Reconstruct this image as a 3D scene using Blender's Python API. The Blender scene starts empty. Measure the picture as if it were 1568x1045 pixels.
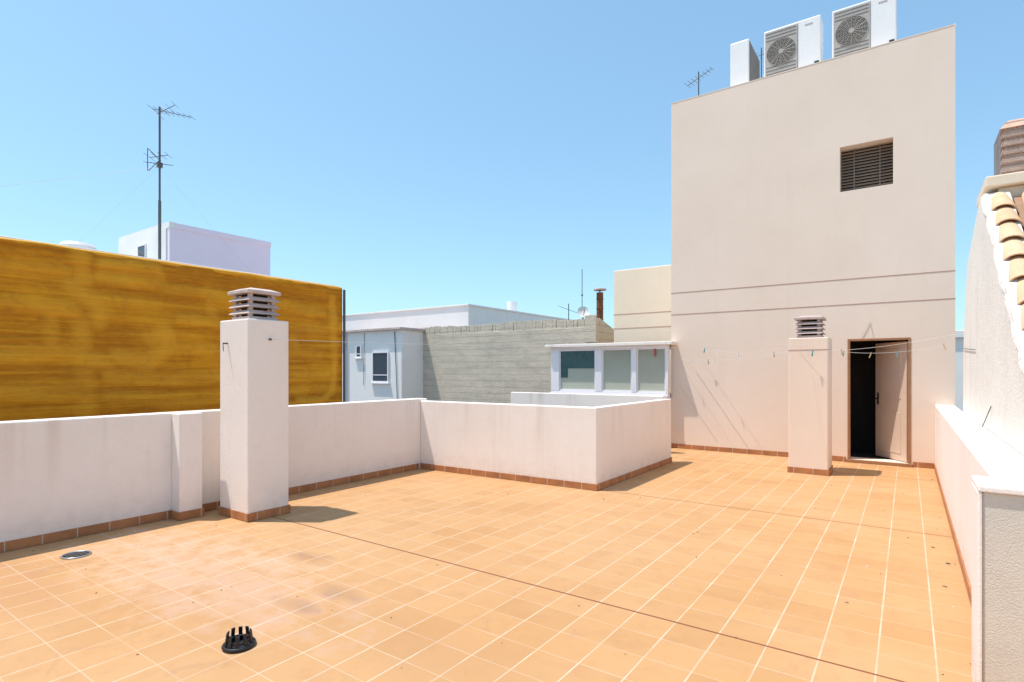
import bpy, bmesh, math, random
from mathutils import Vector, Matrix, noise
random.seed(7)
scene = bpy.context.scene
R = math.radians

# ------------------------------------------------------------------ materials
def newmat(name):
    m = bpy.data.materials.new(name); m.use_nodes = True
    nt = m.node_tree; b = nt.nodes['Principled BSDF']
    return m, nt, b
def N(nt, t, **kw):
    n = nt.nodes.new(t)
    for k, v in kw.items(): setattr(n, k, v)
    return n
def L(nt, a, b): nt.links.new(a, b)
def setin(nt, sock, v):
    if hasattr(v, 'is_output') or hasattr(v, 'links'): nt.links.new(v, sock)
    else: sock.default_value = v
def math_(nt, op, a, b=None, clamp=False):
    n = N(nt, 'ShaderNodeMath', operation=op, use_clamp=clamp)
    setin(nt, n.inputs[0], a)
    if b is not None: setin(nt, n.inputs[1], b)
    return n.outputs[0]
def mixc(nt, f, a, b, bt='MIX'):
    n = N(nt, 'ShaderNodeMix', data_type='RGBA', blend_type=bt)
    setin(nt, n.inputs[0], f)
    setin(nt, n.inputs[6], a if not isinstance(a, tuple) else (*a[:3], 1))
    setin(nt, n.inputs[7], b if not isinstance(b, tuple) else (*b[:3], 1))
    return n.outputs[2]
def mapr(nt, v, a, b, c=0.0, d=1.0):
    n = N(nt, 'ShaderNodeMapRange'); n.clamp = True
    setin(nt, n.inputs[0], v)
    n.inputs[1].default_value = a; n.inputs[2].default_value = b
    n.inputs[3].default_value = c; n.inputs[4].default_value = d
    return n.outputs[0]
def nz(nt, vec, scale, detail=4, rough=0.55, sc3=None, dist=0.0):
    if sc3 is not None:
        mp = N(nt, 'ShaderNodeMapping'); mp.inputs['Scale'].default_value = sc3
        L(nt, vec, mp.inputs[0]); vec = mp.outputs[0]
    n = N(nt, 'ShaderNodeTexNoise'); n.inputs['Scale'].default_value = scale
    n.inputs['Detail'].default_value = detail; n.inputs['Roughness'].default_value = rough
    n.inputs['Distortion'].default_value = dist
    L(nt, vec, n.inputs['Vector']); return n.outputs[0]
def coords(nt): return N(nt, 'ShaderNodeTexCoord').outputs['Object']
def bump(nt, b, h, strength, dist):
    n = N(nt, 'ShaderNodeBump'); n.inputs['Strength'].default_value = strength
    n.inputs['Distance'].default_value = dist
    L(nt, h, n.inputs['Height']); L(nt, n.outputs[0], b.inputs['Normal'])

def plaster(name, col, col2, stain=(0.5,0.42,0.36), stain_amt=0.35, grain=90, bstr=0.5, streak=True, rough=0.9, runs=None):
    m, nt, b = newmat(name); co = coords(nt)
    big = nz(nt, co, 0.9, 5, 0.6)
    c = mixc(nt, mapr(nt, big, .35, .68), col, col2)
    if streak:
        st = nz(nt, co, 1.0, 5, .65, sc3=(5, 5, .35))
        f = mapr(nt, st, .58, .78, 0, stain_amt)
        c = mixc(nt, f, c, stain)
    med = nz(nt, co, 7, 6, .7)
    c = mixc(nt, mapr(nt, med, .5, .8, 0, stain_amt*.6), c, stain)
    if runs:
        z0, z1 = runs
        s = N(nt, 'ShaderNodeSeparateXYZ'); L(nt, co, s.inputs[0])
        r1 = nz(nt, co, 1.0, 4, .6, sc3=(4.2, 4.2, .12))
        f = math_(nt, 'MULTIPLY', mapr(nt, r1, .56, .68, 0, .30), mapr(nt, s.outputs[2], z0, z1))
        c = mixc(nt, f, c, (.50,.35,.26))
        f = math_(nt, 'MULTIPLY', mapr(nt, med, .40, .65, .1, .30), mapr(nt, s.outputs[2], .34, .06))
        c = mixc(nt, f, c, (.55,.39,.29))
    L(nt, c, b.inputs['Base Color']); b.inputs['Roughness'].default_value = rough
    b.inputs['Specular IOR Level'].default_value = .2
    g = nz(nt, co, grain, 3, .6)
    bump(nt, b, math_(nt, 'ADD', g, math_(nt, 'MULTIPLY', big, 1.5)), bstr, .006)
    return m
def simple(name, col, rough=.6, metal=0, var=.15, scale=12, bs=0.0):
    m, nt, b = newmat(name); co = coords(nt)
    n = nz(nt, co, scale, 5, .65)
    c = mixc(nt, mapr(nt, n, .3, .75), col, tuple(x*(1-var*2) for x in col))
    L(nt, c, b.inputs['Base Color'])
    b.inputs['Roughness'].default_value = rough; b.inputs['Metallic'].default_value = metal
    if bs: bump(nt, b, n, bs, .01)
    return m

M = {}
M['white'] = plaster('white_wall_paint', (.91,.82,.755), (.87,.775,.705), (.55,.43,.35), .20, runs=(.35,1.1))
M['white_clean'] = plaster('white_facade_paint', (.85,.82,.79), (.80,.77,.74), (.5,.48,.45), .2)
M['white_shade'] = plaster('white_facade_shade_tint', (.87,.735,.83), (.84,.715,.80), (.5,.46,.5), .10)  # penthouse white with a purplish shade tint put into the colour
M['beige'] = plaster('beige_tower_render', (.845,.685,.565), (.81,.65,.53), (.62,.47,.38), .12, grain=140, bstr=.3)
M['beige2'] = plaster('cream_wall_render', (.82,.69,.54), (.78,.65,.50), (.5,.42,.33), .2, grain=120)
M['rough_white'] = plaster('roughcast_white', (.84,.80,.74), (.76,.72,.66), (.42,.38,.34), .5, grain=45, bstr=1.0)
M['pebble'] = plaster('grey_roughcast', (.72,.65,.56), (.64,.58,.50), (.4,.36,.31), .4, grain=160, bstr=1.0, streak=False)
M['capconc'] = plaster('weathered_concrete', (.64,.52,.47), (.48,.38,.35), (.22,.16,.15), .7, grain=70)
M['dark'] = simple('dark_interior', (.02,.018,.016), .9)  # near-black base colour stands in for shade inside rooms and openings
M['black'] = simple('black_plastic', (.012,.012,.014), .45)
M['wood'] = simple('brown_door_frame', (.40,.19,.09), .5, scale=20)
M['doorleaf'] = simple('door_leaf_paint', (.72,.53,.40), .45, var=.05, scale=4)
M['louver'] = simple('louver_slat', (.34,.25,.19), .6)
M['metal'] = simple('galvanised_metal', (.42,.42,.43), .4, .7)
M['acwhite'] = simple('ac_white_enamel', (.88,.85,.83), .35, var=.03, scale=3)
M['acgrey'] = simple('ac_grille_grey', (.48,.43,.38), .5, var=.08)
M['acfan'] = simple('ac_fan_dark', (.17,.15,.14), .5)
M['alu'] = simple('white_aluminium', (.88,.83,.84), .35, var=.03)
M['rope'] = simple('clothesline_cord', (.75,.74,.70), .8)
M['groove'] = simple('facade_joint', (.52,.32,.24), .9)
M['rust'] = simple('rusty_steel', (.30,.11,.035), .9, 0, .4, 18, .6)
M['peg_red'] = simple('peg_red', (.55,.06,.05), .5)
M['peg_wood'] = simple('peg_wood', (.55,.36,.2), .6)
M['peg_white'] = simple('peg_white', (.8,.8,.78), .5)
M['peg_teal'] = simple('peg_teal', (.05,.35,.35), .5)
M['clay'] = plaster('cream_roof_tile', (.74,.52,.34), (.64,.38,.22), (.38,.22,.13), .6, grain=60, streak=False)
M['claydark'] = simple('roof_channel_tile', (.40,.24,.15), .9, scale=8, bs=.5)
M['brickclay'] = simple('clay_chimney_block', (.70,.46,.34), .9, scale=14, bs=.5)
M['ground'] = simple('ground_earth', (.30,.27,.23), .95, var=.2, scale=.05)
M['cable'] = simple('dark_cable', (.10,.10,.10), .7)
M['guy'] = simple('guy_wire', (.35,.37,.40), .5, .3)
M['tank'] = simple('water_tank_plastic', (.80,.77,.77), .5, var=.04)

def m_skirt():
    m, nt, b = newmat('terracotta_skirting'); co = coords(nt)
    s = N(nt, 'ShaderNodeSeparateXYZ'); L(nt, co, s.inputs[0])
    def joint(v):
        fr = math_(nt, 'FRACT', math_(nt, 'DIVIDE', math_(nt, 'ADD', v, 100.12), .25))
        e = math_(nt, 'MINIMUM', fr, math_(nt, 'SUBTRACT', 1.0, fr))
        return math_(nt, 'LESS_THAN', e, .018)
    g = N(nt, 'ShaderNodeNewGeometry'); gs = N(nt, 'ShaderNodeSeparateXYZ'); L(nt, g.outputs['True Normal'], gs.inputs[0])
    isx = math_(nt, 'GREATER_THAN', math_(nt, 'ABSOLUTE', gs.outputs[0]), .6)
    jx, jy = joint(s.outputs[0]), joint(s.outputs[1])
    j = math_(nt, 'ADD', math_(nt, 'MULTIPLY', jy, isx), math_(nt, 'MULTIPLY', jx, math_(nt, 'SUBTRACT', 1.0, isx)))
    n = nz(nt, co, 6, 5, .6)
    c = mixc(nt, mapr(nt, n, .35, .7), (.48,.20,.075), (.33,.13,.052))
    c = mixc(nt, j, c, (.58,.43,.31))
    L(nt, c, b.inputs['Base Color']); b.inputs['Roughness'].default_value = .6
    return m
M['skirt'] = m_skirt()

def m_floor():
    m, nt, b = newmat('terracotta_floor_tiles'); co = coords(nt)
    s = N(nt, 'ShaderNodeSeparateXYZ'); L(nt, co, s.inputs[0])
    T = .25
    ox, oy = .12, .05
    ux = math_(nt, 'DIVIDE', math_(nt, 'ADD', s.outputs[0], 100-ox), T)
    uy = math_(nt, 'DIVIDE', math_(nt, 'ADD', s.outputs[1], 100-oy), T)
    def edge(u):
        fr = math_(nt, 'FRACT', u)
        return math_(nt, 'MINIMUM', fr, math_(nt, 'SUBTRACT', 1.0, fr))
    wob = nz(nt, co, 9, 3, .6)
    ex = math_(nt, 'ADD', edge(ux), math_(nt, 'MULTIPLY', math_(nt, 'SUBTRACT', wob, .5), .012))
    ey = math_(nt, 'ADD', edge(uy), math_(nt, 'MULTIPLY', math_(nt, 'SUBTRACT', wob, .5), .012))
    gvar = mapr(nt, nz(nt, co, 1.6, 4, .6), .35, .65, .45, 1.0)
    gx = math_(nt, 'MULTIPLY', mapr(nt, ex, .012, .021, .88, 0), gvar)
    gy = math_(nt, 'MULTIPLY', mapr(nt, ey, .008, .016, .55, 0), gvar)
    grout = math_(nt, 'MAXIMUM', gx, gy)
    cell = N(nt, 'ShaderNodeCombineXYZ')
    L(nt, math_(nt, 'FLOOR', ux), cell.inputs[0]); L(nt, math_(nt, 'FLOOR', uy), cell.inputs[1])
    wn = N(nt, 'ShaderNodeTexWhiteNoise', noise_dimensions='3D'); L(nt, cell.outputs[0], wn.inputs[0])
    base = mixc(nt, wn.outputs[0], (.515,.285,.126), (.465,.248,.104))
    big = nz(nt, co, .55, 5, .6)
    base = mixc(nt, mapr(nt, big, .4, .65, 0, .6), base, (.54,.325,.17))
    med = nz(nt, co, 5, 6, .7)
    base = mixc(nt, mapr(nt, med, .50, .78, 0, .45), base, (.38,.20,.10))
    scr = nz(nt, co, 1.0, 6, .7, sc3=(3, 3, 1), dist=1.0)
    base = mixc(nt, mapr(nt, scr, .60, .66, 0, .20), base, (.34,.19,.12))
    def blob(cx, cy, rx, ry, amt):
        dx = math_(nt, 'DIVIDE', math_(nt, 'SUBTRACT', s.outputs[0], cx), rx)
        dy = math_(nt, 'DIVIDE', math_(nt, 'SUBTRACT', s.outputs[1], cy), ry)
        r = math_(nt, 'ADD', math_(nt, 'MULTIPLY', dx, dx), math_(nt, 'MULTIPLY', dy, dy))
        r = math_(nt, 'ADD', r, math_(nt, 'MULTIPLY', math_(nt, 'SUBTRACT', med, .5), 7))
        return mapr(nt, r, -.3, 1.5, amt, 0)
    base = mixc(nt, blob(-4.4, 2.1, 1.5, .55, .55), base, (.60,.40,.30))
    base = mixc(nt, blob(-3.9, 2.75, .22, .10, .5), base, (.26,.13,.08))
    base = mixc(nt, blob(-3.15, 2.42, .22, .10, .5), base, (.24,.13,.08))
    base = mixc(nt, blob(-3.2, 2.15, .2, .09, .45), base, (.24,.13,.08))
    base = mixc(nt, blob(-3.6, 1.95, .7, .4, .18), base, (.34,.18,.12))
    base = mixc(nt, blob(-2.2, 2.2, .9, .25, .14), base, (.32,.17,.11))
    base = mixc(nt, blob(-5.0, 1.2, .9, .25, .25), base, (.36,.18,.12))
    gcol = mixc(nt, mapr(nt, nz(nt, co, 3, 4, .6), .35, .7), (.68,.58,.46), (.55,.40,.28))
    c = mixc(nt, grout, base, gcol)
    for yj in (3.30, 6.42, 9.55):
        e = math_(nt, 'ABSOLUTE', math_(nt, 'SUBTRACT', s.outputs[1], yj))
        c = mixc(nt, math_(nt, 'LESS_THAN', e, .0085), c, (.22,.08,.04))
    L(nt, c, b.inputs['Base Color'])
    rr = mapr(nt, med, .3, .8, .6, .8); L(nt, rr, b.inputs['Roughness'])
    b.inputs['Specular IOR Level'].default_value = .2
    h = math_(nt, 'ADD', math_(nt, 'MULTIPLY', grout, -.6), math_(nt, 'MULTIPLY', nz(nt, co, 40, 4, .6), .4))
    bump(nt, b, h, .35, .004)
    return m
M['floor'] = m_floor()

def m_foam():
    m, nt, b = newmat('sprayed_foam_ochre'); co = coords(nt)
    st = nz(nt, co, 1.0, 3, .5, sc3=(1, .40, 6), dist=.6)
    c = mixc(nt, mapr(nt, st, .42, .60), (.50,.185,.004), (.66,.275,.007))
    blot = nz(nt, co, 1.3, 4, .55, sc3=(1, 1, 1.3), dist=.5)
    c = mixc(nt, mapr(nt, blot, .46, .58, 0, .6), c, (.45,.160,.003))
    st2 = nz(nt, co, 1.0, 4, .6, sc3=(1, .55, 17), dist=.35)
    c = mixc(nt, mapr(nt, st2, .54, .62, 0, .42), c, (.80,.39,.02))
    c = mixc(nt, mapr(nt, st2, .47, .40, 0, .45), c, (.36,.12,.003))
    att = N(nt, 'ShaderNodeAttribute', attribute_name='bead')
    c = mixc(nt, math_(nt, 'MULTIPLY', att.outputs['Fac'], .62), c, (.84,.42,.03))
    fine = nz(nt, co, 16, 5, .65, sc3=(1, .5, 1.6))
    c = mixc(nt, mapr(nt, fine, .48, .8, 0, .4), c, (.80,.38,.02))
    c = mixc(nt, mapr(nt, nz(nt, co, 8, 5, .7), .54, .76, 0, .4), c, (.34,.11,.004))
    L(nt, c, b.inputs['Base Color']); b.inputs['Roughness'].default_value = .75
    b.inputs['Specular IOR Level'].default_value = .25
    bump(nt, b, math_(nt, 'ADD', st2, math_(nt, 'MULTIPLY', fine, .6)), .8, .03)
    return m
M['foam'] = m_foam()
M['foambead'] = simple('foam_bead_ochre', (.84,.40,.015), .7, var=.12, scale=6, bs=.5)

def m_block():
    m, nt, b = newmat('rendered_block_wall'); co = coords(nt)
    n1 = nz(nt, co, 1.0, 6, .65, sc3=(.8, .8, 4), dist=.8)
    c = mixc(nt, mapr(nt, n1, .36, .64), (.66,.56,.44), (.52,.45,.36))
    n2 = nz(nt, co, 3.5, 7, .75)
    c = mixc(nt, mapr(nt, n2, .45, .7, 0, .6), c, (.75,.64,.51))
    c = mixc(nt, mapr(nt, nz(nt, co, 12, 5, .7), .55, .75, 0, .5), c, (.36,.31,.26))
    s = N(nt, 'ShaderNodeSeparateXYZ'); L(nt, co, s.inputs[0])
    zz = math_(nt, 'ADD', s.outputs[2], math_(nt, 'MULTIPLY', n2, .07))
    fr = math_(nt, 'FRACT', math_(nt, 'DIVIDE', zz, .2))
    ln = math_(nt, 'LESS_THAN', fr, .12)
    c = mixc(nt, math_(nt, 'MULTIPLY', ln, .18), c, (.30,.26,.22))
    L(nt, c, b.inputs['Base Color']); b.inputs['Roughness'].default_value = .95
    h = math_(nt, 'ADD', n2, math_(nt, 'ADD', nz(nt, co, 25, 4, .6), math_(nt, 'MULTIPLY', ln, -.4)))
    bump(nt, b, h, .8, .03)
    return m
M['block'] = m_block()

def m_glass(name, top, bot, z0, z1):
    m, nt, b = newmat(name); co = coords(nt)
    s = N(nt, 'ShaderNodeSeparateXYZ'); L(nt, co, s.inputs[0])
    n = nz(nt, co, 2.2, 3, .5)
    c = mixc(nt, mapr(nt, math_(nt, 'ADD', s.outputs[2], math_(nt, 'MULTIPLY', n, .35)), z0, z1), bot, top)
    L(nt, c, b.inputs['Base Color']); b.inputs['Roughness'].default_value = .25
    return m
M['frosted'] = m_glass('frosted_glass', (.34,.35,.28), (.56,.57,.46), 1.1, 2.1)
M['darkglass'] = simple('window_glass_dark', (.05,.07,.09), .08, var=.1)
M['blind'] = simple('green_roller_blind', (.06,.13,.13), .6, var=.2)

# ------------------------------------------------------------------ builders
class P:
    def __init__(s, name, mats):
        s.name = name; s.bm = bmesh.new(); s.mats = mats if isinstance(mats, list) else [mats]
    def faces(s, vs, fs, mi=0, smooth=False):
        bv = [s.bm.verts.new(v) for v in vs]
        for f in fs:
            try:
                F = s.bm.faces.new([bv[i] for i in f]); F.material_index = mi; F.smooth = smooth
            except ValueError: pass
    def box(s, x0, x1, y0, y1, z0, z1, mi=0):
        v = [(x0,y0,z0),(x1,y0,z0),(x1,y1,z0),(x0,y1,z0),(x0,y0,z1),(x1,y0,z1),(x1,y1,z1),(x0,y1,z1)]
        s.faces(v, [(0,3,2,1),(4,5,6,7),(0,1,5,4),(1,2,6,5),(2,3,7,6),(3,0,4,7)], mi)
    def obox(s, c, ax, ay, az, hx, hy, hz, mi=0):
        c = Vector(c); ax, ay, az = Vector(ax).normalized(), Vector(ay).normalized(), Vector(az).normalized()
        v = [c+ax*sx*hx+ay*sy*hy+az*sz*hz for sz in (-1,1) for sx,sy in ((-1,-1),(1,-1),(1,1),(-1,1))]
        s.faces(v, [(0,3,2,1),(4,5,6,7),(0,1,5,4),(1,2,6,5),(2,3,7,6),(3,0,4,7)], mi)
    def prism(s, pts, z0, z1, mi=0):
        n = len(pts)
        v = [(x,y,z0) for x,y in pts]+[(x,y,z1) for x,y in pts]
        f = [tuple(reversed(range(n))), tuple(range(n,2*n))]+[(i,(i+1)%n,n+(i+1)%n,n+i) for i in range(n)]
        s.faces(v, f, mi)
    def prismx(s, pts, x0, x1, mi=0):
        n = len(pts)
        v = [(x0,y,z) for y,z in pts]+[(x1,y,z) for y,z in pts]
        f = [tuple(reversed(range(n))), tuple(range(n,2*n))]+[(i,(i+1)%n,n+(i+1)%n,n+i) for i in range(n)]
        s.faces(v, f, mi)
    def frustum(s, cx, cy, hx0, hy0, z0, hx1, hy1, z1, mi=0):
        v = [(cx-hx0,cy-hy0,z0),(cx+hx0,cy-hy0,z0),(cx+hx0,cy+hy0,z0),(cx-hx0,cy+hy0,z0),
             (cx-hx1,cy-hy1,z1),(cx+hx1,cy-hy1,z1),(cx+hx1,cy+hy1,z1),(cx-hx1,cy+hy1,z1)]
        s.faces(v, [(0,3,2,1),(4,5,6,7),(0,1,5,4),(1,2,6,5),(2,3,7,6),(3,0,4,7)], mi)
    def rod(s, a, b, r, mi=0, seg=8, r2=None):
        a, b = Vector(a), Vector(b); d = (b-a).normalized()
        u = d.orthogonal().normalized(); w = d.cross(u); r2 = r if r2 is None else r2
        v = [a+(u*math.cos(t)+w*math.sin(t))*r for t in [2*math.pi*i/seg for i in range(seg)]]
        v += [b+(u*math.cos(t)+w*math.sin(t))*r2 for t in [2*math.pi*i/seg for i in range(seg)]]
        s.faces(v, [(i,(i+1)%seg,seg+(i+1)%seg,seg+i) for i in range(seg)], mi, seg > 8)
        s.faces(v[:seg], [tuple(reversed(range(seg)))], mi); s.faces(v[seg:], [tuple(range(seg))], mi)
    def ring(s, c, n, R_, r, mi=0, seg=36, m=5):
        c, n = Vector(c), Vector(n).normalized(); u = n.orthogonal().normalized(); w = n.cross(u)
        v = []
        for i in range(seg):
            t = 2*math.pi*i/seg; e = u*math.cos(t)+w*math.sin(t)
            for j in range(m):
                q = 2*math.pi*j/m; v.append(c+e*(R_+r*math.cos(q))+n*r*math.sin(q))
        s.faces(v, [(i*m+j, ((i+1)%seg)*m+j, ((i+1)%seg)*m+(j+1)%m, i*m+(j+1)%m) for i in range(seg) for j in range(m)], mi, True)
    def disc(s, c, n, R_, mi=0, seg=36):
        c, n = Vector(c), Vector(n).normalized(); u = n.orthogonal().normalized(); w = n.cross(u)
        s.faces([c+(u*math.cos(2*math.pi*i/seg)+w*math.sin(2*math.pi*i/seg))*R_ for i in range(seg)], [tuple(range(seg))], mi)
    def holewall(s, xs, zs, y0, y1, holes, mi=0):
        nx, nzz = len(xs)-1, len(zs)-1
        full = lambda i,j: 0 <= i < nx and 0 <= j < nzz and (i,j) not in holes
        for i in range(nx):
            for j in range(nzz):
                if not full(i,j): continue
                a,b_,c,d = xs[i],xs[i+1],zs[j],zs[j+1]
                s.faces([(a,y0,c),(b_,y0,c),(b_,y0,d),(a,y0,d)],[(0,1,2,3)],mi)
                s.faces([(a,y1,c),(b_,y1,c),(b_,y1,d),(a,y1,d)],[(3,2,1,0)],mi)
                if not full(i-1,j): s.faces([(a,y0,c),(a,y0,d),(a,y1,d),(a,y1,c)],[(0,1,2,3)],mi)
                if not full(i+1,j): s.faces([(b_,y0,c),(b_,y1,c),(b_,y1,d),(b_,y0,d)],[(0,1,2,3)],mi)
                if not full(i,j-1): s.faces([(a,y0,c),(a,y1,c),(b_,y1,c),(b_,y0,c)],[(0,1,2,3)],mi)
                if not full(i,j+1): s.faces([(a,y0,d),(b_,y0,d),(b_,y1,d),(a,y1,d)],[(0,1,2,3)],mi)
        bmesh.ops.remove_doubles(s.bm, verts=s.bm.verts, dist=1e-5)
    def done(s, parent=None, bevel=0.0):
        bmesh.ops.recalc_face_normals(s.bm, faces=s.bm.faces)
        me = bpy.data.meshes.new(s.name); s.bm.to_mesh(me); s.bm.free()
        o = bpy.data.objects.new(s.name, me); scene.collection.objects.link(o)
        for m in s.mats: me.materials.append(M[m])
        if bevel:
            md = o.modifiers.new('bevel', 'BEVEL'); md.width = bevel; md.segments = 2; md.limit_method = 'ANGLE'
        if parent:
            o.parent = parent; o.matrix_parent_inverse = Matrix.Translation(parent.location).inverted()
        return o
def G(name, loc=(0,0,0)):
    e = bpy.data.objects.new(name, None); e.location = loc; e.empty_display_size = .3
    scene.collection.objects.link(e); return e

GZ = -9.0
XL, XR, YT = -6.12, .34, 10.74

# ------------------------------------------------------------------ ground
p = P('ground', 'ground'); p.faces([(-1500,-1500,GZ),(1500,-1500,GZ),(1500,1500,GZ),(-1500,1500,GZ)], [(0,1,2,3)]); p.done()

# ------------------------------------------------------------------ terrace
p = P('terrace_building', 'beige2'); p.prism([(XL-.2,-7),(.88,-7),(.88,3.3),(XR+.24,3.3),(XR+.24,10.72),(-3.4,10.72),(-3.4,6.4),(XL-.2,6.3)], GZ, -.02); p.done()
p = P('terrace_floor', 'floor')
p.faces([(XL,-6.8,0),(.64,-6.8,0),(.64,3.28,0),(XL,3.28,0)], [(0,1,2,3)])
p.faces([(XL,3.28,0),(XR,3.28,0),(XR,6.35,0),(XL,6.35,0)], [(0,1,2,3)])
p.faces([(-3.2,6.35,0),(XR,6.35,0),(XR,10.93,0),(-3.2,10.93,0)], [(0,1,2,3)])
p.faces([(-3.8,9.0,0),(-3.2,9.0,0),(-3.2,10.93,0),(-3.8,10.93,0)], [(0,1,2,3)])
p.done()

def skirt(par, segs, h=.085, t=.012):
    k = P('skirting_tiles', 'skirt')
    for (x0,x1,y0,y1) in segs: k.box(x0,x1,y0,y1,.002,h)
    return k.done(par, .003)

g = G('parapet_wall', (XL,0,0))
p = P('wall', 'white'); p.box(XL-.2, XL, -6.8, 6.40, -.3, 1.07)
p.done(g, .012)
p = P('wall_pier', 'white'); p.box(XL+.001, -5.95, 2.675, 2.90, -.1, 1.068); p.done(g, .01)
skirt(g, [(XL, XL+.012, -6.8, 2.66),(XL, XL+.012, 2.915, 6.2),(XL+.002,-5.937,2.662,2.674),(-5.949,-5.937,2.676,2.90),(XL+.014,-5.94,2.9015,2.913)])

g = G('parapet_wall', (XR,7,0))
p = P('wall', 'white'); p.box(XR, XR+.24, 3.58, YT-.002, -.3, .98); p.done(g, .015)
skirt(g, [(XR-.012, XR, 3.58, YT-.014)])
g = G('masonry_post', (.4,3.4,0))
p = P('post_core', 'pebble'); p.box(.275, .62, 3.285, 3.56, -.1, .955); p.done(g, .008)
p = P('post_trim', 'white'); p.box(.257,.274,3.275,3.57,-.1,.954); p.box(.257,.64,3.27,3.575,.956,.985); p.done(g, .006)
g = G('parapet_wall', (.64,0,0))
p = P('wall', 'white'); p.box(.641, .88, -6.8, 3.268, -.3, .98); p.done(g, .015)
g = G('parapet_wall', (-3,-6.8,0))
p = P('wall', 'white'); p.box(XL-.2, .88, -7.0, -6.81, -.3, 1.07); p.done(g, .015)

# light-well enclosure
g = G('lightwell_parapet', (-4.6,7.5,0))
p = P('wall', 'white')
p.prism([(XL+.001,6.24),(-3.17,6.33),(-3.17,9.04),(-3.29,9.04),(-3.29,6.46),(XL+.001,6.37)], -.3, 1.038)
p.done(g, .012)
p = P('wall_back', 'white'); p.box(-7.0,-3.62,9.88,10.0,-3,1.04); p.done(g, .012)
k = P('skirting_tiles', 'skirt')
k.prism([(XL+.014,6.227),(-3.158,6.317),(-3.158,6.329),(XL+.014,6.239)], .002, .085)
k.box(-3.169,-3.157,6.331,9.04,.002,.085); k.done(g, .003)
p = P('lightwell_shaft', 'white'); p.box(XL-.2,-3.34,6.42,6.5,-5,-.31); p.done(g)

# ------------------------------------------------------------------ rooftop chimneys
def chimney(x0,x1,y0,y1,h,wallm,name='rooftop_chimney', capz=.33, pl=.0):
    cx, cy = (x0+x1)/2, (y0+y1)/2
    g = G(name, (cx,cy,0))
    p = P('shaft', wallm); p.box(x0,x1,y0,y1,-.05,h); p.done(g, .012)
    k = P('skirting_tiles', 'skirt'); t=.012
    k.box(x0-t,x1+t,y0-t,y0-.001,.002,.085); k.box(x0-t,x1+t,y1+.001,y1+t,.002,.085)
    k.box(x0-t,x0-.001,y0,y1,.002,.085); k.box(x1+.001,x1+t,y0,y1,.002,.085); k.done(g,.003)
    hw, hd = (x1-x0)*.36, (y1-y0)*.40
    p = P('cap_louvers', ['capconc','dark'])
    z = h+.001
    p.box(cx-hw*.86,cx+hw*.86,cy-hd*.86,cy+hd*.86,z,z+.035)
    p.box(cx-hw*.5,cx+hw*.5,cy-hd*.5,cy+hd*.5,z+.035,z+capz-.06,1)
    for sx in (-1,1):
        for sy in (-1,1):
            p.box(cx+sx*hw*.68-.02,cx+sx*hw*.68+.02,cy+sy*hd*.68-.02,cy+sy*hd*.68+.02,z+.035,z+capz-.055)
    for i in range(3):
        zz = z+.062+i*.068
        p.frustum(cx,cy,hw,hd,zz,hw*.78,hd*.78,zz+.04)
    p.frustum(cx,cy,hw*1.02,hd*1.02,z+capz-.062,hw*1.02,hd*1.02,z+capz-.03)
    p.frustum(cx,cy,hw*1.02,hd*1.02,z+capz-.0295,hw*.6,hd*.6,z+capz)
    p.done(g, .005)
    return g
g1 = chimney(-5.88,-5.34,3.04,3.49,2.02,'white')
p = P('hook','cable'); p.rod((-5.72,3.04,1.78),(-5.72,2.99,1.78),.008); p.rod((-5.72,2.99,1.78),(-5.70,2.985,1.70),.004)
p.box(-5.335,-5.315,3.26,3.28,1.81,1.83); p.done(g1)
g2 = chimney(-1.443,-.929,9.144,9.66,1.98,'beige')
p = P('strap','groove'); p.box(-1.447,-.925,9.14,9.664,1.80,1.808); p.done(g2)

# ------------------------------------------------------------------ stair tower
g = G('stair_tower_building', (-1.6,YT,0))
xs = [-3.77,-.92,-.81,-.19,.04,.585]; zs = [GZ,.05,2.02,4.46,5.20,6.70]
holes = {(2,1),(3,1),(1,3),(2,3)}
p = P('front_wall','beige'); p.holewall(xs, zs, YT, YT+.3, holes); p.done(g)
p = P('tower_walls','beige')
p.box(-3.77,-3.57,YT+.3005,16,GZ,6.70); p.box(.385,.585,YT+.3005,16,GZ,6.70); p.box(-3.5695,.3845,15.8,16,GZ,6.70)
p.box(-3.5695,.3845,YT+.3005,15.7995,6.5,6.62); p.done(g)
p = P('roof_coping','beige'); p.box(-3.775,.59,YT-.004,YT+.28,6.701,6.715); p.box(.575,.59,YT-.012,YT-.0045,6.66,6.72); p.done(g)
skirt(g, [(-3.76,-.835,YT-.012,YT-.001),(.065,XR-.013,YT-.012,YT-.001)])
p = P('interior','dark')  # room behind the door coloured near-black to paint in its shade
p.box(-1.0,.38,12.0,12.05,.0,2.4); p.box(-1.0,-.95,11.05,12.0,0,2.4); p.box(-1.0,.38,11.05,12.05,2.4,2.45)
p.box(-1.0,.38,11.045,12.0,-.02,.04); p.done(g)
p = P('facade_joints','groove')
for z in (3.0,2.58): p.box(-3.772,.587,YT-.003,YT+.001,z,z+.014)
p.done(g)
g_d = P('door_frame','wood')
g_d.box(-.81,-.775,YT-.012,YT+.12,.03,2.02); g_d.box(.005,.04,YT-.012,YT+.12,.03,2.02); g_d.box(-.774,.004,YT-.012,YT+.12,1.985,2.02)
g_d.box(-.83,.06,YT-.05,YT+.12,.003,.049); g_d.done(g, .004)
p = P('door_leaf',['doorleaf','black','metal'])
hx, hy = Vector((.0,10.80,0)), Vector((-.44,.62,0)).normalized()
nrm = Vector((hy.y,-hy.x,0)); nrm = nrm if nrm.x < 0 else -nrm
c = hx+hy*.375+Vector((0,0,1.01))
p.obox(c, hy, nrm, (0,0,1), .375, .02, .95)
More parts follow.
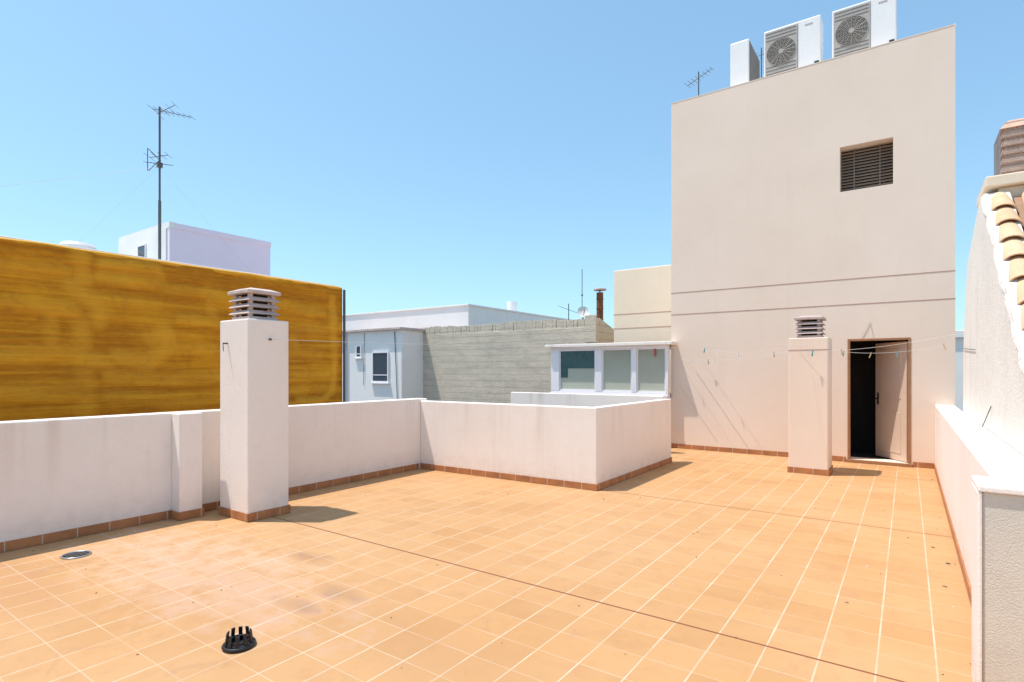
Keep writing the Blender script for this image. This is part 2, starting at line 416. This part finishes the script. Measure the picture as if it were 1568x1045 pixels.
for zc, hh in ((1.45,.40),(.5,.33)):
    p.obox(hx+hy*.375+Vector((0,0,zc))+nrm*.023, hy, nrm, (0,0,1), .25, .004, hh)
kp = hx+hy*.68+Vector((0,0,1.03))+nrm*.02
p.obox(kp, hy, nrm, (0,0,1), .02, .006, .10, 1); p.rod(kp, kp+nrm*.06, .01, 1); p.rod(kp+nrm*.06, kp+nrm*.06-hy*.1, .01, 1)
p.done(g, .003)
p = P('vent_louvers',['louver','dark','wood'])
p.box(-.919,-.191,YT+.27,YT+.29,4.465,5.19,1)
for i in range(14):
    z = 4.475+i*.05
    p.obox((-.555,YT+.215,z+.02),(1,0,0),(0,.75,.65),(0,-.65,.75),.362,.028,.004)
for xx in (-.73,-.37): p.box(xx-.006,xx+.006,YT+.185,YT+.192,4.465,5.19)
p.done(g)

# annex
g = G('tower_annex_building', (-5,14,0))
p = P('walls','beige2'); p.box(-6.5,-3.775,14,19,GZ,4.2); p.done(g,.02)
p = P('joints','groove'); p.box(-6.502,-3.776,13.996,14.001,3.0,3.02); p.box(-6.502,-3.776,13.996,14.001,2.62,2.64); p.done(g)

# ------------------------------------------------------------------ glazed gallery
g = G('glazed_gallery', (-4.9,10.3,1))
GX0, GX1, GY = -6.40, -3.772, 10.6
p = P('base_wall','white'); p.box(GX0,GX1,GY+.03,12.9,-3,.975); p.box(GX0,GX0+.12,GY+.12,12.9,.976,1.98); p.done(g,.01)
p = P('roof_slab','white'); p.box(GX0-.10,-3.776,GY-.14,13.0,2.0,2.065); p.box(-3.775,-3.66,GY-.14,YT-.003,2.0,2.065); p.done(g,.01)
p = P('sill','alu'); p.box(GX0-.02,GX1,GY-.06,GY+.10,.977,1.03); p.done(g,.004)
p = P('window_frames','alu')
p.box(GX0,GX1,GY-.03,GY+.05,1.95,1.999)
p.box(GX0,GX1,GY-.028,GY+.048,1.031,1.07)
for x,w in ((GX0,.20),(-5.33,.15),(-4.52,.10),(GX1-.05,.05)): p.box(x,x+w,GY-.033,GY+.05,1.071,1.949)
pan = ((-6.199,-5.331),(-5.179,-4.521),(-4.419,GX1-.051))
for a,b_ in pan:
    p.box(a,a+.025,GY-.01,GY+.03,1.071,1.949); p.box(b_-.025,b_,GY-.01,GY+.03,1.071,1.949)
    p.box(a+.026,b_-.026,GY-.01,GY+.03,1.92,1.949); p.box(a+.026,b_-.026,GY-.01,GY+.03,1.071,1.10)
p.done(g,.003)
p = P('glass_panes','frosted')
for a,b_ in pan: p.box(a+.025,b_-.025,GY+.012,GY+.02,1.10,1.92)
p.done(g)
p = P('roller_blind','blind')
p.box(pan[0][0]+.027,pan[0][1]-.027,GY+.005,GY+.0115,1.55,1.918)
p.box(pan[0][0]+.027,pan[0][0]+.20,GY+.005,GY+.0115,1.35,1.549); p.done(g)
p = P('hanging_strip','peg_red'); p.box(-4.05,-4.02,GY-.03,GY-.02,1.78,1.93); p.done(g)

# ------------------------------------------------------------------ AC units
def ac(name, x0, x1, y0, z0, z1, rot=False):
    g = G(name, ((x0+x1)/2,y0,z0))
    W = x1-x0
    H = z1-z0
    if not rot:
        D=.34
        p = P('casing',['acwhite','acgrey','acfan','metal'])
        p.box(x0,x1,y0,y0+D,z0+.05,z1)
        p.box(x0+.05,x0+.15,y0+.02,y0+D-.02,z0,z0+.049,3); p.box(x1-.15,x1-.05,y0+.02,y0+D-.02,z0,z0+.049,3)
        p.done(g,.015)
        p = P('fan_grille',['acwhite','acgrey','acfan','metal','black'])
        fw = W*.60
        p.box(x0+.025,x0+fw,y0-.012,y0-.001,z0+.09,z1-.04,1)
        c = (x0+.012+fw/2, y0-.016, (z0+z1)/2+.02); rr = min(fw,H)*.43
        p.disc((c[0],y0-.0135,c[2]),(0,-1,0),rr,2)
        for k in range(1,11): p.ring((c[0],y0-.02,c[2]),(0,-1,0),rr*k/10,.0035,1,40,4)
        for k in range(16):
            t = 2*math.pi*k/16; p.rod((c[0],y0-.022,c[2]),(c[0]+rr*math.cos(t),y0-.022,c[2]+rr*math.sin(t)),.0035,1,5)
        p.disc((c[0],y0-.026,c[2]),(0,-1,0),rr*.17,1)
        for k in range(13):
            zz = z0+.12+k*(H-.2)/12
            if abs(zz-c[2]) > rr*.97: p.box(x0+.04,x0+fw-.02,y0-.016,y0-.0125,zz,zz+.012,2)
        p.box(x0+fw+.004,x0+fw+.010,y0-.003,y0-.0005,z0+.06,z1-.02,1)
        p.box(x0+fw+.12,x0+fw+.24,y0-.003,y0-.0005,z1-.12,z1-.095,1)
        p.box(x1-.10,x1-.03,y0-.012,y0-.0005,z0+.11,z0+.14,4)
        p.done(g)
    else:
        D=.9
        p = P('casing',['acwhite','acgrey','acfan','metal'])
        p.box(x0,x1,y0,y0+D,z0+.05,z1)
        p.box(x0+.02,x1-.02,y0+.05,y0+.15,z0,z0+.049,3); p.box(x0+.02,x1-.02,y0+D-.15,y0+D-.05,z0,z0+.049,3)
        p.done(g,.015)
        p = P('coil_fins',['acfan','acgrey'])
        p.box(x1+.001,x1+.008,y0+.03,y0+D-.03,z0+.09,z1-.04,0)
        for k in range(30): 
            yy=y0+.04+k*(D-.1)/29; p.box(x1+.0085,x1+.012,yy,yy+.006,z0+.1,z1-.05,1)
        p.done(g)
ac('air_conditioner_unit',-2.14,-1.226,11.0,6.73,7.66)
ac('air_conditioner_unit',-1.058,-.147,11.0,6.73,7.64)
ac('air_conditioner_unit',-2.73,-2.395,11.0,6.73,7.64,True)
p = P('refrigerant_pipes','rope'); p.rod((-2.3,11.25,6.75),(-2.18,11.25,7.0),.02); p.rod((-1.2,11.3,6.76),(-1.09,11.3,6.95),.02); p.box(-3.0,.1,11.05,11.3,6.621,6.729)
p.name='roof_equipment_rail'; p.done()

# ------------------------------------------------------------------ antennas
def yagi(p, c, d, up, length, n, el, r=.006):
    c, d, up = Vector(c), Vector(d).normalized(), Vector(up).normalized()
    side = d.cross(up).normalized()
    p.rod(c-d*length/2, c+d*length/2, r*1.2)
    for i in range(n):
        q = c-d*length/2+d*length*i/(n-1); e = el*(1-.35*i/(n-1))
        p.rod(q-side*e/2, q+side*e/2, r*.7, 0, 6)
p = P('tv_antenna',['cable','guy'])
mx,my = -9.0,3.77
p.rod((mx,my,2.72),(mx,my,4.0),.022); p.rod((mx,my,4.0),(mx,my,5.38),.015)
yagi(p,(mx+.18,my+.10,5.28),(.8,.5,-.22),(0,0,1),.60,8,.26,.004)
yagi(p,(mx+.10,my+.05,5.34),(.3,.55,.5),(0.6,0,.7),.28,4,.34,.004)
for s_ in (-1,1): p.rod((mx,my,4.6),(mx-.12,my-.1,4.6+s_*.16),.006); 
yagi(p,(mx-.02,my,4.55),(.5,.8,0),(.3,0,1),.34,5,.32,.004)
yagi(p,(mx-.02,my,4.66),(.8,.5,.1),(.0,.2,1),.28,4,.26,.004)
p.rod((mx-.15,my-.1,4.45),(mx-.15,my-.1,4.78),.006)
p.box(mx-.03,mx+.03,my-.03,my+.03,4.49,4.56)
p.rod((mx,my,4.5),(-14,-1.5,3.0),.0022,1,5)
for e in ((-11.5,7.5,2.75),(-12.5,3.0,2.75)): p.rod((mx,my,4.5),e,.0010,1,5)
p.done()
p = P('tv_antenna','cable')
p.rod((-3.5,11.6,6.6),(-3.5,11.6,7.62),.012)
yagi(p,(-3.45,11.5,7.45),(.9,-.2,.25),(0,0,1),.55,8,.28,.005); p.done()
p = P('tv_antenna','cable'); p.rod((-2.5,12.6,6.6),(-2.5,12.6,8.25),.011)
yagi(p,(-2.5,12.6,8.1),(.9,.3,.2),(0,0,1),.6,7,.35,.005); p.done()

# ------------------------------------------------------------------ foam covered neighbour
g = G('foam_insulated_building', (-7.2,2,0))
FX, FY0, FY1, FZ = -7.2, -6.0, 5.61, 2.78
p = P('building_body','white_clean'); p.box(-15, FX-.06, FY0, FY1-.02, GZ, FZ-.03); p.done(g)
beads = [
 (.75,.07,[(2.22,2.74),(2.26,2.45),(2.16,2.36)]),(.75,.07,[(2.18,2.36),(2.42,2.2),(2.40,2.02)]),(.7,.07,[(2.24,1.98),(2.26,1.62),(2.5,1.58)]),(.5,.07,[(2.27,1.45),(2.3,.8)]),
 (.9,.05,[(2.42,2.66),(3.0,2.68),(3.03,2.54),(2.75,2.51),(2.42,2.52)]),
 (.85,.07,[(2.6,1.64),(2.9,1.60),(3.08,1.76),(3.02,1.95),(2.93,1.86)]),
 (.85,.045,[(5.46,2.6),(5.48,1.9),(5.45,1.2),(5.25,1.06),(4.9,1.1)]),
 (.75,.05,[(3.1,2.46),(4.2,2.42),(5.3,2.38)]), (.7,.06,[(.6,2.13),(1.6,2.15),(2.15,2.12)]),
 (.7,.06,[(.6,1.66),(1.7,1.64),(2.2,1.70)]), (.65,.05,[(3.2,2.12),(4,2.08),(5.35,2.1)]),
 (.7,.05,[(2.5,1.42),(3.4,1.40),(4.2,1.38),(5.35,1.45)]), (.55,.06,[(.6,1.3),(2.2,1.28)]),
 (.55,.05,[(4.25,1.15),(5,1.25)]), (.6,.06,[(.5,2.5),(2.1,2.52)]), (.45,.05,[(-1,2.3),(.5,2.35)]),
 (.45,.06,[(.2,2.6),(.25,1.9),(.15,1.2)]), (.5,.05,[(3.6,2.5),(3.64,2.1)]), (.5,.05,[(4.5,1.75),(4.5,1.4)]),
 (.5,.05,[(2.45,2.28),(2.95,2.26)]),(.6,.05,[(1.95,2.1),(1.98,1.7)]),(.45,.06,[(2.5,1.2),(4,1.15)]),(.5,.05,[(3.2,1.75),(5.2,1.73)]),(.5,.05,[(4.75,2.1),(4.8,1.75)])]
segs = []
for amp,w_,pl in beads:
    for i in range(len(pl)-1): segs.append((amp,w_,pl[i],pl[i+1]))
def beadval(y,z):
    wy = y+noise.noise(Vector((y*1.4,z*1.4,1.7)))*.07+noise.noise(Vector((y*9,z*9,4)))*.012
    wz = z+noise.noise(Vector((y*1.4,z*1.4,7.7)))*.05+noise.noise(Vector((y*9,z*9,8)))*.012
    k_ = .65+.7*noise.noise(Vector((y*1.8,z*1.8,12)))+.35
    b_=0
    for amp,w_,(ay,az),(by,bz) in segs:
        dy_,dz_=by-ay,bz-az; t=max(0,min(1,((wy-ay)*dy_+(wz-az)*dz_)/(dy_*dy_+dz_*dz_)))
        d2=(wy-ay-t*dy_)**2+(wz-az-t*dz_)**2
        if d2<w_*w_*4:
            q=amp*max(0,1-(math.sqrt(d2)/(w_*1.8))**2)
            if q>b_: b_=q
    return b_*max(.25,min(1,k_))
ny, nz_ = 420, 110
Y0f = -1.2
vs=[]; bv=[]
for j in range(nz_+1):
    for i in range(ny+1):
        y = Y0f+(FY1-Y0f)*i/ny; z = .4+(FZ-.4)*j/nz_
        b_=beadval(y,z); bv.append(b_)
        d = noise.noise(Vector((y*.8, z*5, 3.1)))*.012 + noise.noise(Vector((y*2.2, z*2.6, 9)))*.018 + noise.noise(Vector((y*9, z*12, 2)))*.006 + b_*.022
        vs.append((FX+d, y, z))
me = bpy.data.meshes.new('foam_wall')
me.from_pydata(vs, [], [(j*(ny+1)+i, j*(ny+1)+i+1, (j+1)*(ny+1)+i+1, (j+1)*(ny+1)+i) for j in range(nz_) for i in range(ny)])
at = me.attributes.new('bead','FLOAT','POINT'); at.data.foreach_set('value', bv)
me.polygons.foreach_set('use_smooth',[True]*len(me.polygons)); me.materials.append(M['foam'])
o = bpy.data.objects.new('foam_wall', me); scene.collection.objects.link(o)
o.parent=g; o.matrix_parent_inverse=Matrix.Translation(g.location).inverted()
p = P('foam_wall_end','foam')
p.box(FX-.059,FX+.005,FY0,Y0f-.001,-2,FZ); p.box(FX-.059,FX-.02,Y0f,FY1,-2,.399)
p.faces([(FX+.02,FY1+.001,.4),(FX-.08,FY1+.001,.4),(FX-.08,FY1+.001,FZ),(FX+.02,FY1+.001,FZ)], [(0,1,2,3)])
p.done(g)
p = P('roof_edge','foambead')
pr = None
for i in range(161):
    y = FY0+(FY1-FY0)*i/160
    q = Vector((FX-.02+noise.noise(Vector((y*3,0,0)))*.02, y, FZ-.005+noise.noise(Vector((y*2.3,5,0)))*.012))
    if pr: p.rod(pr,q,.026,0,9)
    pr = q
p.done(g)
p = P('coping','white_clean'); p.box(FX-.4,FX-.06,FY0,FY1-.01,FZ-.029,FZ+.045); p.done(g,.01)
p = P('downpipe','cable'); p.rod((FX+.02,FY1+.04,-3),(FX+.02,FY1+.04,FZ-.02),.02,0,12); p.done(g)

# ------------------------------------------------------------------ generic building bits
def window(par, x, y, z, w, h, nx, depth=.04):
    p = P('window',['alu','darkglass','white_clean'])
    p.box(x,x+w,y-.02,y+.02,z,z+h,1)
    p.box(x-.04,x,y-.04,y+.03,z-.05,z+h+.05); p.box(x+w,x+w+.04,y-.04,y+.03,z-.05,z+h+.05)
    p.box(x,x+w,y-.04,y+.03,z+h,z+h+.05); p.box(x-.1,x+w+.1,y-.08,y+.03,z-.09,z-.051); p.box(x,x+w,y-.04,y+.03,z-.05,z)
    p.box(x,x+w,y-.03,y+.02,z+h*.20,z+h*.20+.03)
    p.done(par)

g = G('white_penthouse_building', (-23,11,0))
p = P('walls',['white_shade','white_clean']); p.box(-25.8,-21.5,9.33,13.2,GZ,6.62); p.done(g)  # shade of the side face is in its colour; front gets plain white
p = P('roof_parapet',['white_shade','white_clean'])
p.box(-25.82,-21.48,9.31,9.5,6.60,6.82,1); p.box(-21.68,-21.47,9.501,13.22,6.60,6.80,0); p.done(g)
p = P('front_face','white_clean'); p.box(-25.81,-21.7,9.29,9.329,GZ,6.6); p.done(g)
window(g,-23.9,9.285,5.25,.60,.95,True)
p = P('vent_pipe','alu'); p.rod((-21.45,12.35,4.7),(-21.45,12.35,5.25),.05); p.done(g)
g = G('water_tank', (-27,9.3,5))
p = P('tank_body','tank'); cxx,cyy=-26.3,8.1
p.rod((cxx,cyy,5.2),(cxx,cyy,6.3),.55,0,24); p.rod((cxx,cyy,6.3),(cxx,cyy,6.42),.59,0,24,.5); p.rod((cxx,cyy,6.42),(cxx,cyy,6.5),.2,0,20)
p.rod((cxx,cyy,5.8),(cxx,cyy,5.85),.58,0,24); p.rod((cxx,cyy,4.0),(cxx,cyy,5.2),.4,0,16); p.done(g)
g = G('white_town_house', (-30,5,0))
p = P('walls','white_clean'); p.box(-34,-22.5,3,9.0,GZ,4.3); p.done(g)

g = G('white_flat_roof_building', (-14,17,0))
p = P('walls','white_clean'); p.box(-22,-14.07,17,26,GZ,4.05); p.done(g)
p = P('parapet_coping','white_clean'); p.box(-22.05,-14.02,16.95,17.25,4.051,4.12); p.box(-14.3,-14.02,17.251,26.05,4.051,4.12); p.done(g,.01)
p = P('roof_drum','tank'); p.rod((-16.2,23.0,4.05),(-16.2,23.0,4.95),.25,0,20); p.done(g)

g = G('white_courtyard_building', (-16,13,0))
p = P('walls','white_clean'); p.box(-21,-13.6,13.0,16.8,GZ,2.85); p.done(g)
p = P('roof_slab','capconc'); p.box(-21,-13.5,12.85,16.9,2.851,2.93); p.done(g,.01)
window(g,-14.95,12.99,1.15,.72,.95,True)
window(g,-15.8,12.99,2.0,.2,.35,True)
p = P('drainpipe','alu'); p.rod((-16.4,12.94,-3),(-16.4,12.94,2.8),.05,0,10); p.done(g)
p = P('hanging_cable','cable'); p.rod((-13.9,12.97,2.8),(-13.75,12.97,.2),.012,0,6); p.rod((-15.4,12.97,2.8),(-15.45,12.97,1.0),.008,0,6); p.done(g)

g = G('block_boundary_wall', (-11,14,0))
p = P('wall','block')
p.box(-14.0,-7.04,14.0,14.25,GZ,2.72); p.done(g,.01)
p = P('wall_return','block'); p.prismx([(14.251,GZ),(17.0,GZ),(17.0,2.2),(14.251,2.98)],-7.3,-7.04); p.done(g,.01)
p = P('wall_top_course','block')
n=60
for i in range(n):
    xa=-14.0+6.96*i/n; xb=-14.0+6.96*(i+1)/n
    p.box(xa,xb-.004,14.02+random.uniform(-.012,.012),14.235,2.7205,2.97+random.uniform(-.02,.02)+.02*math.sin(i*.2))
p.done(g,.006)
p = P('wall_pier','block'); p.box(-7.35,-7.02,13.97,13.999,2.3,3.04); p.done(g)

g = G('rusty_flue_pipe', (-8,16,0))
p = P('pipe','rust'); p.rod((-7.9,16.0,1),(-7.9,16.0,3.95),.105,0,16); 
for z in (3.1,3.45,3.75): p.ring((-7.9,16,z),(0,0,1),.107,.012,0,24,5)
p.rod((-7.9,16,3.95),(-7.9,16,4.02),.02); p.done(g)
p = P('rain_cap','capconc'); p.rod((-7.9,16,4.02),(-7.9,16,4.06),.2,0,20,.2); p.rod((-7.9,16,4.06),(-7.9,16,4.09),.2,0,20,.1); p.done(g)
g = G('satellite_dish', (-9,17,0))
p = P('dish',['tank','cable'])
bowl=[]; seg=24
c=Vector((-8.75,16.5,3.42)); n=Vector((.6,-.75,.35)).normalized(); u=n.orthogonal().normalized(); w=n.cross(u)
for k in range(5):
    r=.2*k/4
    for i in range(seg):
        t=2*math.pi*i/seg; bowl.append(c+(u*math.cos(t)+w*math.sin(t))*r+n*(r*r*1.2))
p.faces(bowl,[(k*seg+i,k*seg+(i+1)%seg,(k+1)*seg+(i+1)%seg,(k+1)*seg+i) for k in range(1,4) for i in range(seg)],0,True)
p.faces(bowl[seg:2*seg],[tuple(range(seg))])
p.rod(c+n*.05-Vector((0,0,.15)),c+n*.25,.01,1); p.rod(c-n*.03,(-8.75,16.6,2.0),.02,1); p.done(g)
p = P('radio_aerial','cable'); p.rod((-8.9,16.7,1.5),(-8.9,16.7,4.9),.012); p.rod((-8.9,16.7,4.0),(-8.9,16.7,4.05),.03); p.done()
p = P('tv_antenna','cable'); p.rod((-9.3,16.5,1.5),(-9.3,16.5,3.75),.015); yagi(p,(-9.3,16.45,3.55),(1,.2,-.4),(0,0,1),.7,7,.4); p.done()

# ------------------------------------------------------------------ right neighbour with tile roof
g = G('tiled_roof_house', (1.5,6,0))
prof = [(2.4,GZ),(9.3,GZ),(9.3,1.6),(9.2,1.95),(8.72,2.78),(7.25,3.22),(6.95,3.18),(2.4,0.0)]
p = P('gable_wall','rough_white'); p.prismx(prof,.585,.78); p.done(g,.015)
p = P('body','rough_white'); p.prismx([(2.5,GZ),(9.2,GZ),(9.2,1.5),(8.7,2.6),(7.25,3.05),(6.95,3.0),(2.5,-.15)],.781,6.0); p.done(g)
p = P('ridge_ledge','beige2'); p.box(.60,6.0,6.90,7.75,3.225,3.33); p.done(g,.012)
p = P('ridge_upstand','beige2'); p.box(.70,6.0,6.98,7.7,3.0,3.224); p.done(g,.01)
p = P('channel_tiles','claydark')
dy, dz = -1.0, -.7; ln = math.hypot(dy,dz); sd = Vector((0,dy/ln,dz/ln)); up = Vector((0,-sd.z,sd.y)); up = up if up.z>0 else -up
top = Vector((0,6.96,3.10))
p.obox(top+sd*2.6+Vector((3.4,0,0))+up*.0,(1,0,0),sd,up,2.6,2.6,.02); p.done(g)
p = P('barrel_tiles','clay')
def tile(x,s0,r0,r1,ln_,lift):
    seg=10; vs=[]
    for (s_,r_,h_) in ((s0,r0,.02+lift),(s0+ln_,r1,.045+lift)):
        for th in (0,.012):
            for i in range(seg+1):
                t=math.pi*i/seg
                q = top+sd*s_+Vector((x,0,0))+Vector((1,0,0))*(r_-th)*math.cos(t)+up*((r_-th)*math.sin(t)*.85+h_)
                vs.append(q)
    m=seg+1; f=[]
    for i in range(seg):
        f += [(i,i+1,2*m+i+1,2*m+i),(m+i+1,m+i,3*m+i,3*m+i+1),(2*m+i,2*m+i+1,3*m+i+1,3*m+i),(i+1,i,m+i,m+i+1)]
    p.faces(vs,f,0,False)
x=.70
while x<5.9:
    for k in range(14):
        tile(x+random.uniform(-.008,.008), k*.34+random.uniform(-.012,.012), .075, .095, .40, random.uniform(0,.008))
    x+=.235
o = p.done(g)
p = P('verge_mortar','rough_white'); 
pr=None
for i in range(40):
    q=top+sd*(i*.13)+Vector((.62+random.uniform(-.01,.01),0,0))+up*random.uniform(.01,.03)
    if pr: p.rod(pr,q,.045,0,8)
    pr=q
p.done(g)
g2_ = G('clay_block_chimney',(.95,7.35,3.33))
p = P('chimney_stack',['brickclay','dark'])
x0,x1,y0,y1=.735,1.2,7.15,7.6
p.box(x0+.03,x1-.03,y0+.03,y1-.03,3.331,3.9,0)
for k in range(6):
    zz=3.331+k*.083; p.frustum((x0+x1)/2,(y0+y1)/2,(x1-x0)/2,(y1-y0)/2,zz,(x1-x0)/2-.015,(y1-y0)/2-.015,zz+.060)
p.frustum((x0+x1)/2,(y0+y1)/2,(x1-x0)/2+.01,(y1-y0)/2+.01,3.83,(x1-x0)/2-.06,(y1-y0)/2-.06,3.92)
p.done(g2_,.004)
p = P('bird_mesh','guy')
for k in range(14):
    xx=x0-.005+k*.036; p.rod((xx,y0-.008,3.335),(xx,y0-.008,3.83),.0018,0,4)
    zz=3.34+k*.036; p.rod((x0-.008,y0-.008,zz),(x1+.008,y0-.008,zz),.0018,0,4)
    p.rod((x0-.008,y0-.008+k*.035,3.335),(x0-.008,y0-.008+k*.035,3.83),.0018,0,4); p.rod((x0-.008,y0-.008,zz),(x0-.008,y1,zz),.0018,0,4)
p.done(g2_)
p = P('wall_cable','cable'); p.rod((.575,7.6,1.72),(.575,9.1,1.78),.004,0,5); p.rod((.575,6.2,1.2),(.55,6.6,.99),.004,0,5); p.done()

def dist_b(x0,x1,y0,y1,h,mat,name):
    g=G(name,((x0+x1)/2,y0,0))
    p=P('walls',[mat,'darkglass','alu']); p.box(x0,x1,y0,y1,GZ,h)
    z=h-2.0
    while z>GZ+1:
        x=x0+.8
        while x<x1-1.2: p.box(x,x+.9,y0-.03,y0-.01,z,z+1.1,1); p.box(x-.06,x+.96,y0-.08,y0-.005,z-.1,z-.02,2); x+=2.3
        z-=2.9
    p.done(g)
    p=P('roof_parapet',mat); p.box(x0-.1,x1+.1,y0-.1,y1+.1,h+.001,h+.25); p.done(g,.02)
dist_b(1.2,9,24,32,2.6,'white_clean','white_apartment_building')
dist_b(4,16,40,50,1.2,'beige2','beige_apartment_building')
dist_b(-48,-34,20,32,2.4,'white_clean','white_apartment_building')
dist_b(-30,-24,34,44,2.0,'beige2','beige_apartment_building')

# ------------------------------------------------------------------ floor drains, basket
g = G('floor_drain',(-5.52,1.69,0))
p = P('drain_ring',['metal','dark']); p.ring((-5.52,1.69,.004),(0,0,1),.095,.008,0,32,6); p.disc((-5.52,1.69,.003),(0,0,1),.092,1); p.done(g)
p = P('drain_bars','acfan')
for k in range(-1,2): p.box(-5.52+k*.04-.006,-5.52+k*.04+.006,1.62,1.76,.0045,.009)
p.done(g)
g = G('drain_leaf_guard',(-2.975,1.643,0))
p = P('guard_ring','black'); c=(-2.975,1.643)
p.ring((c[0],c[1],.012),(0,0,1),.076,.011,0,32,6); p.ring((c[0],c[1],.035),(0,0,1),.055,.008,0,32,6)
p.disc((c[0],c[1],.010),(0,0,1),.07)
for k in range(10):
    t=2*math.pi*k/10; e=Vector((math.cos(t),math.sin(t),0)); s_=Vector((-e.y,e.x,0))
    b0=Vector((c[0],c[1],0))
    for (ra,rb,za,zb) in ((.068,.058,.01,.075+.012*random.random()),):
        m_=b0+e*((ra+rb)/2)+Vector((0,0,(za+zb)/2)); ax=(e*(rb-ra)+Vector((0,0,zb-za)))
        p.obox(m_, s_, e, ax, .010, .004, (zb-za)/2)
p.done(g,.002)

p = P('floor_debris',['claydark','cable','peg_white'])
for i in range(230):
    x=random.uniform(XL+.1,XR-.05); y=random.uniform(1.2,10.5)
    if random.random()<.3: x=random.choice([XR-.03-random.random()*.12, XL+.04+random.random()*.2]); 
    if x<-3.1 and y>6.1: continue
    r=random.uniform(.003,.007)*(1+(random.random()<.08)*1.2); a=random.random()*6.28
    mi = random.choice([0,0,0,1,2])
    pts=[(x+math.cos(a+t)*r*random.uniform(.6,1.4),y+math.sin(a+t)*r*random.uniform(.6,1.4)) for t in (0,1.26,2.5,3.8,5.0)]
    p.prism(pts,.0008,.0008+r*.5,mi)
p.done()

# ------------------------------------------------------------------ clotheslines with pegs
def line(name, a, b, sag, pegs):
    g=G(name,a); a,b=Vector(a),Vector(b)
    p=P('cord','rope'); n=24; f=lambda t: a.lerp(b,t)+Vector((0,0,-4*sag*t*(1-t)))
    for i in range(n): p.rod(f(i/n),f((i+1)/n),.0018,0,5)
    p.done(g)
    if pegs:
        p=P('clothes_pegs',['peg_red','peg_wood','peg_white','peg_teal'])
        d=(b-a).normalized()
        for t in pegs:
            q=f(t); mi=random.choice((0,1,2,2,3)); tilt=random.uniform(-.35,.35)
            dn=Vector((d.x*tilt,d.y*tilt,-1)).normalized(); sd_=Vector((-d.y,d.x,0))
            for s_ in (-1,1):
                dd=(dn+sd_*s_*.12).normalized()
                p.obox(q+dd*.028, d, sd_, dd, .006, .004, .042, mi)
        p.done(g)
line('clothesline',(-5.325,3.27,1.82),(-1.2,9.135,1.86),.05,[])
line('clothesline',(-3.3,YT-.02,1.95),(-1.2,9.67,1.83),.09,[.1,.22,.42,.72,.88])
line('clothesline',(-3.6,YT-.03,1.72),(-1.446,9.5,1.80),.07,[.1,.30,.36])
line('clothesline',(-.92,9.4,1.80),(.46,9.4,1.86),.08,[.12,.36,.58,.95])
line('clothesline',(-1.3,9.14,1.78),(.55,8.4,1.95),.06,[.1,.3])
p=P('loose_cord','rope'); p.rod((-3.3,YT-.01,1.52),(-2.35,YT-.01,.12),.003,0,5); p.rod((-3.62,YT-.01,1.25),(-2.9,YT-.01,.2),.0025,0,5)
p.rod((-.5,YT-.01,2.30),(-.62,YT-.01,2.05),.004,0,5); p.rod((-.5,YT-.01,2.30),(-.45,YT-.01,2.02),.004,0,5); p.done()

# ------------------------------------------------------------------ light, sky, camera
to_sun = Vector((-.30,-.20,1)).normalized()
sun = bpy.data.lights.new('sun','SUN'); sun.energy = 5.0; sun.angle = R(.5); sun.color=(1,.95,.89)
so = bpy.data.objects.new('sun',sun); so.rotation_euler = (-to_sun).to_track_quat('-Z','Y').to_euler(); so.location=(-5,-4,15); scene.collection.objects.link(so)
w = bpy.data.worlds.new('World'); scene.world = w; w.use_nodes=True; nt=w.node_tree
bg = nt.nodes['Background']; sky = nt.nodes.new('ShaderNodeTexSky'); sky.sky_type='NISHITA'; sky.sun_disc=False
sky.sun_elevation = math.asin(to_sun.z); sky.sun_rotation = math.atan2(to_sun.x,to_sun.y)
gm = nt.nodes.new('ShaderNodeGamma'); gm.inputs[1].default_value=.65
nt.links.new(sky.outputs[0],gm.inputs[0])
mx_ = nt.nodes.new('ShaderNodeMix'); mx_.data_type='RGBA'; mx_.blend_type='MULTIPLY'; mx_.inputs[0].default_value=1
nt.links.new(gm.outputs[0],mx_.inputs[6]); mx_.inputs[7].default_value=(1.62,2.24,2.50,1)
nt.links.new(mx_.outputs[2],bg.inputs[0]); bg.inputs[1].default_value=.15

cam = bpy.data.cameras.new('camera'); cam.sensor_width=36; cam.lens=19.745; cam.shift_y=.029; cam.clip_end=3000; cam.clip_start=.05
co = bpy.data.objects.new('camera',cam); co.location=(0,0,1.5); co.rotation_euler=(R(90),0,R(35.17)); scene.collection.objects.link(co)
scene.camera=co
scene.view_settings.view_transform='Standard'; scene.view_settings.look='None'; scene.view_settings.exposure=0
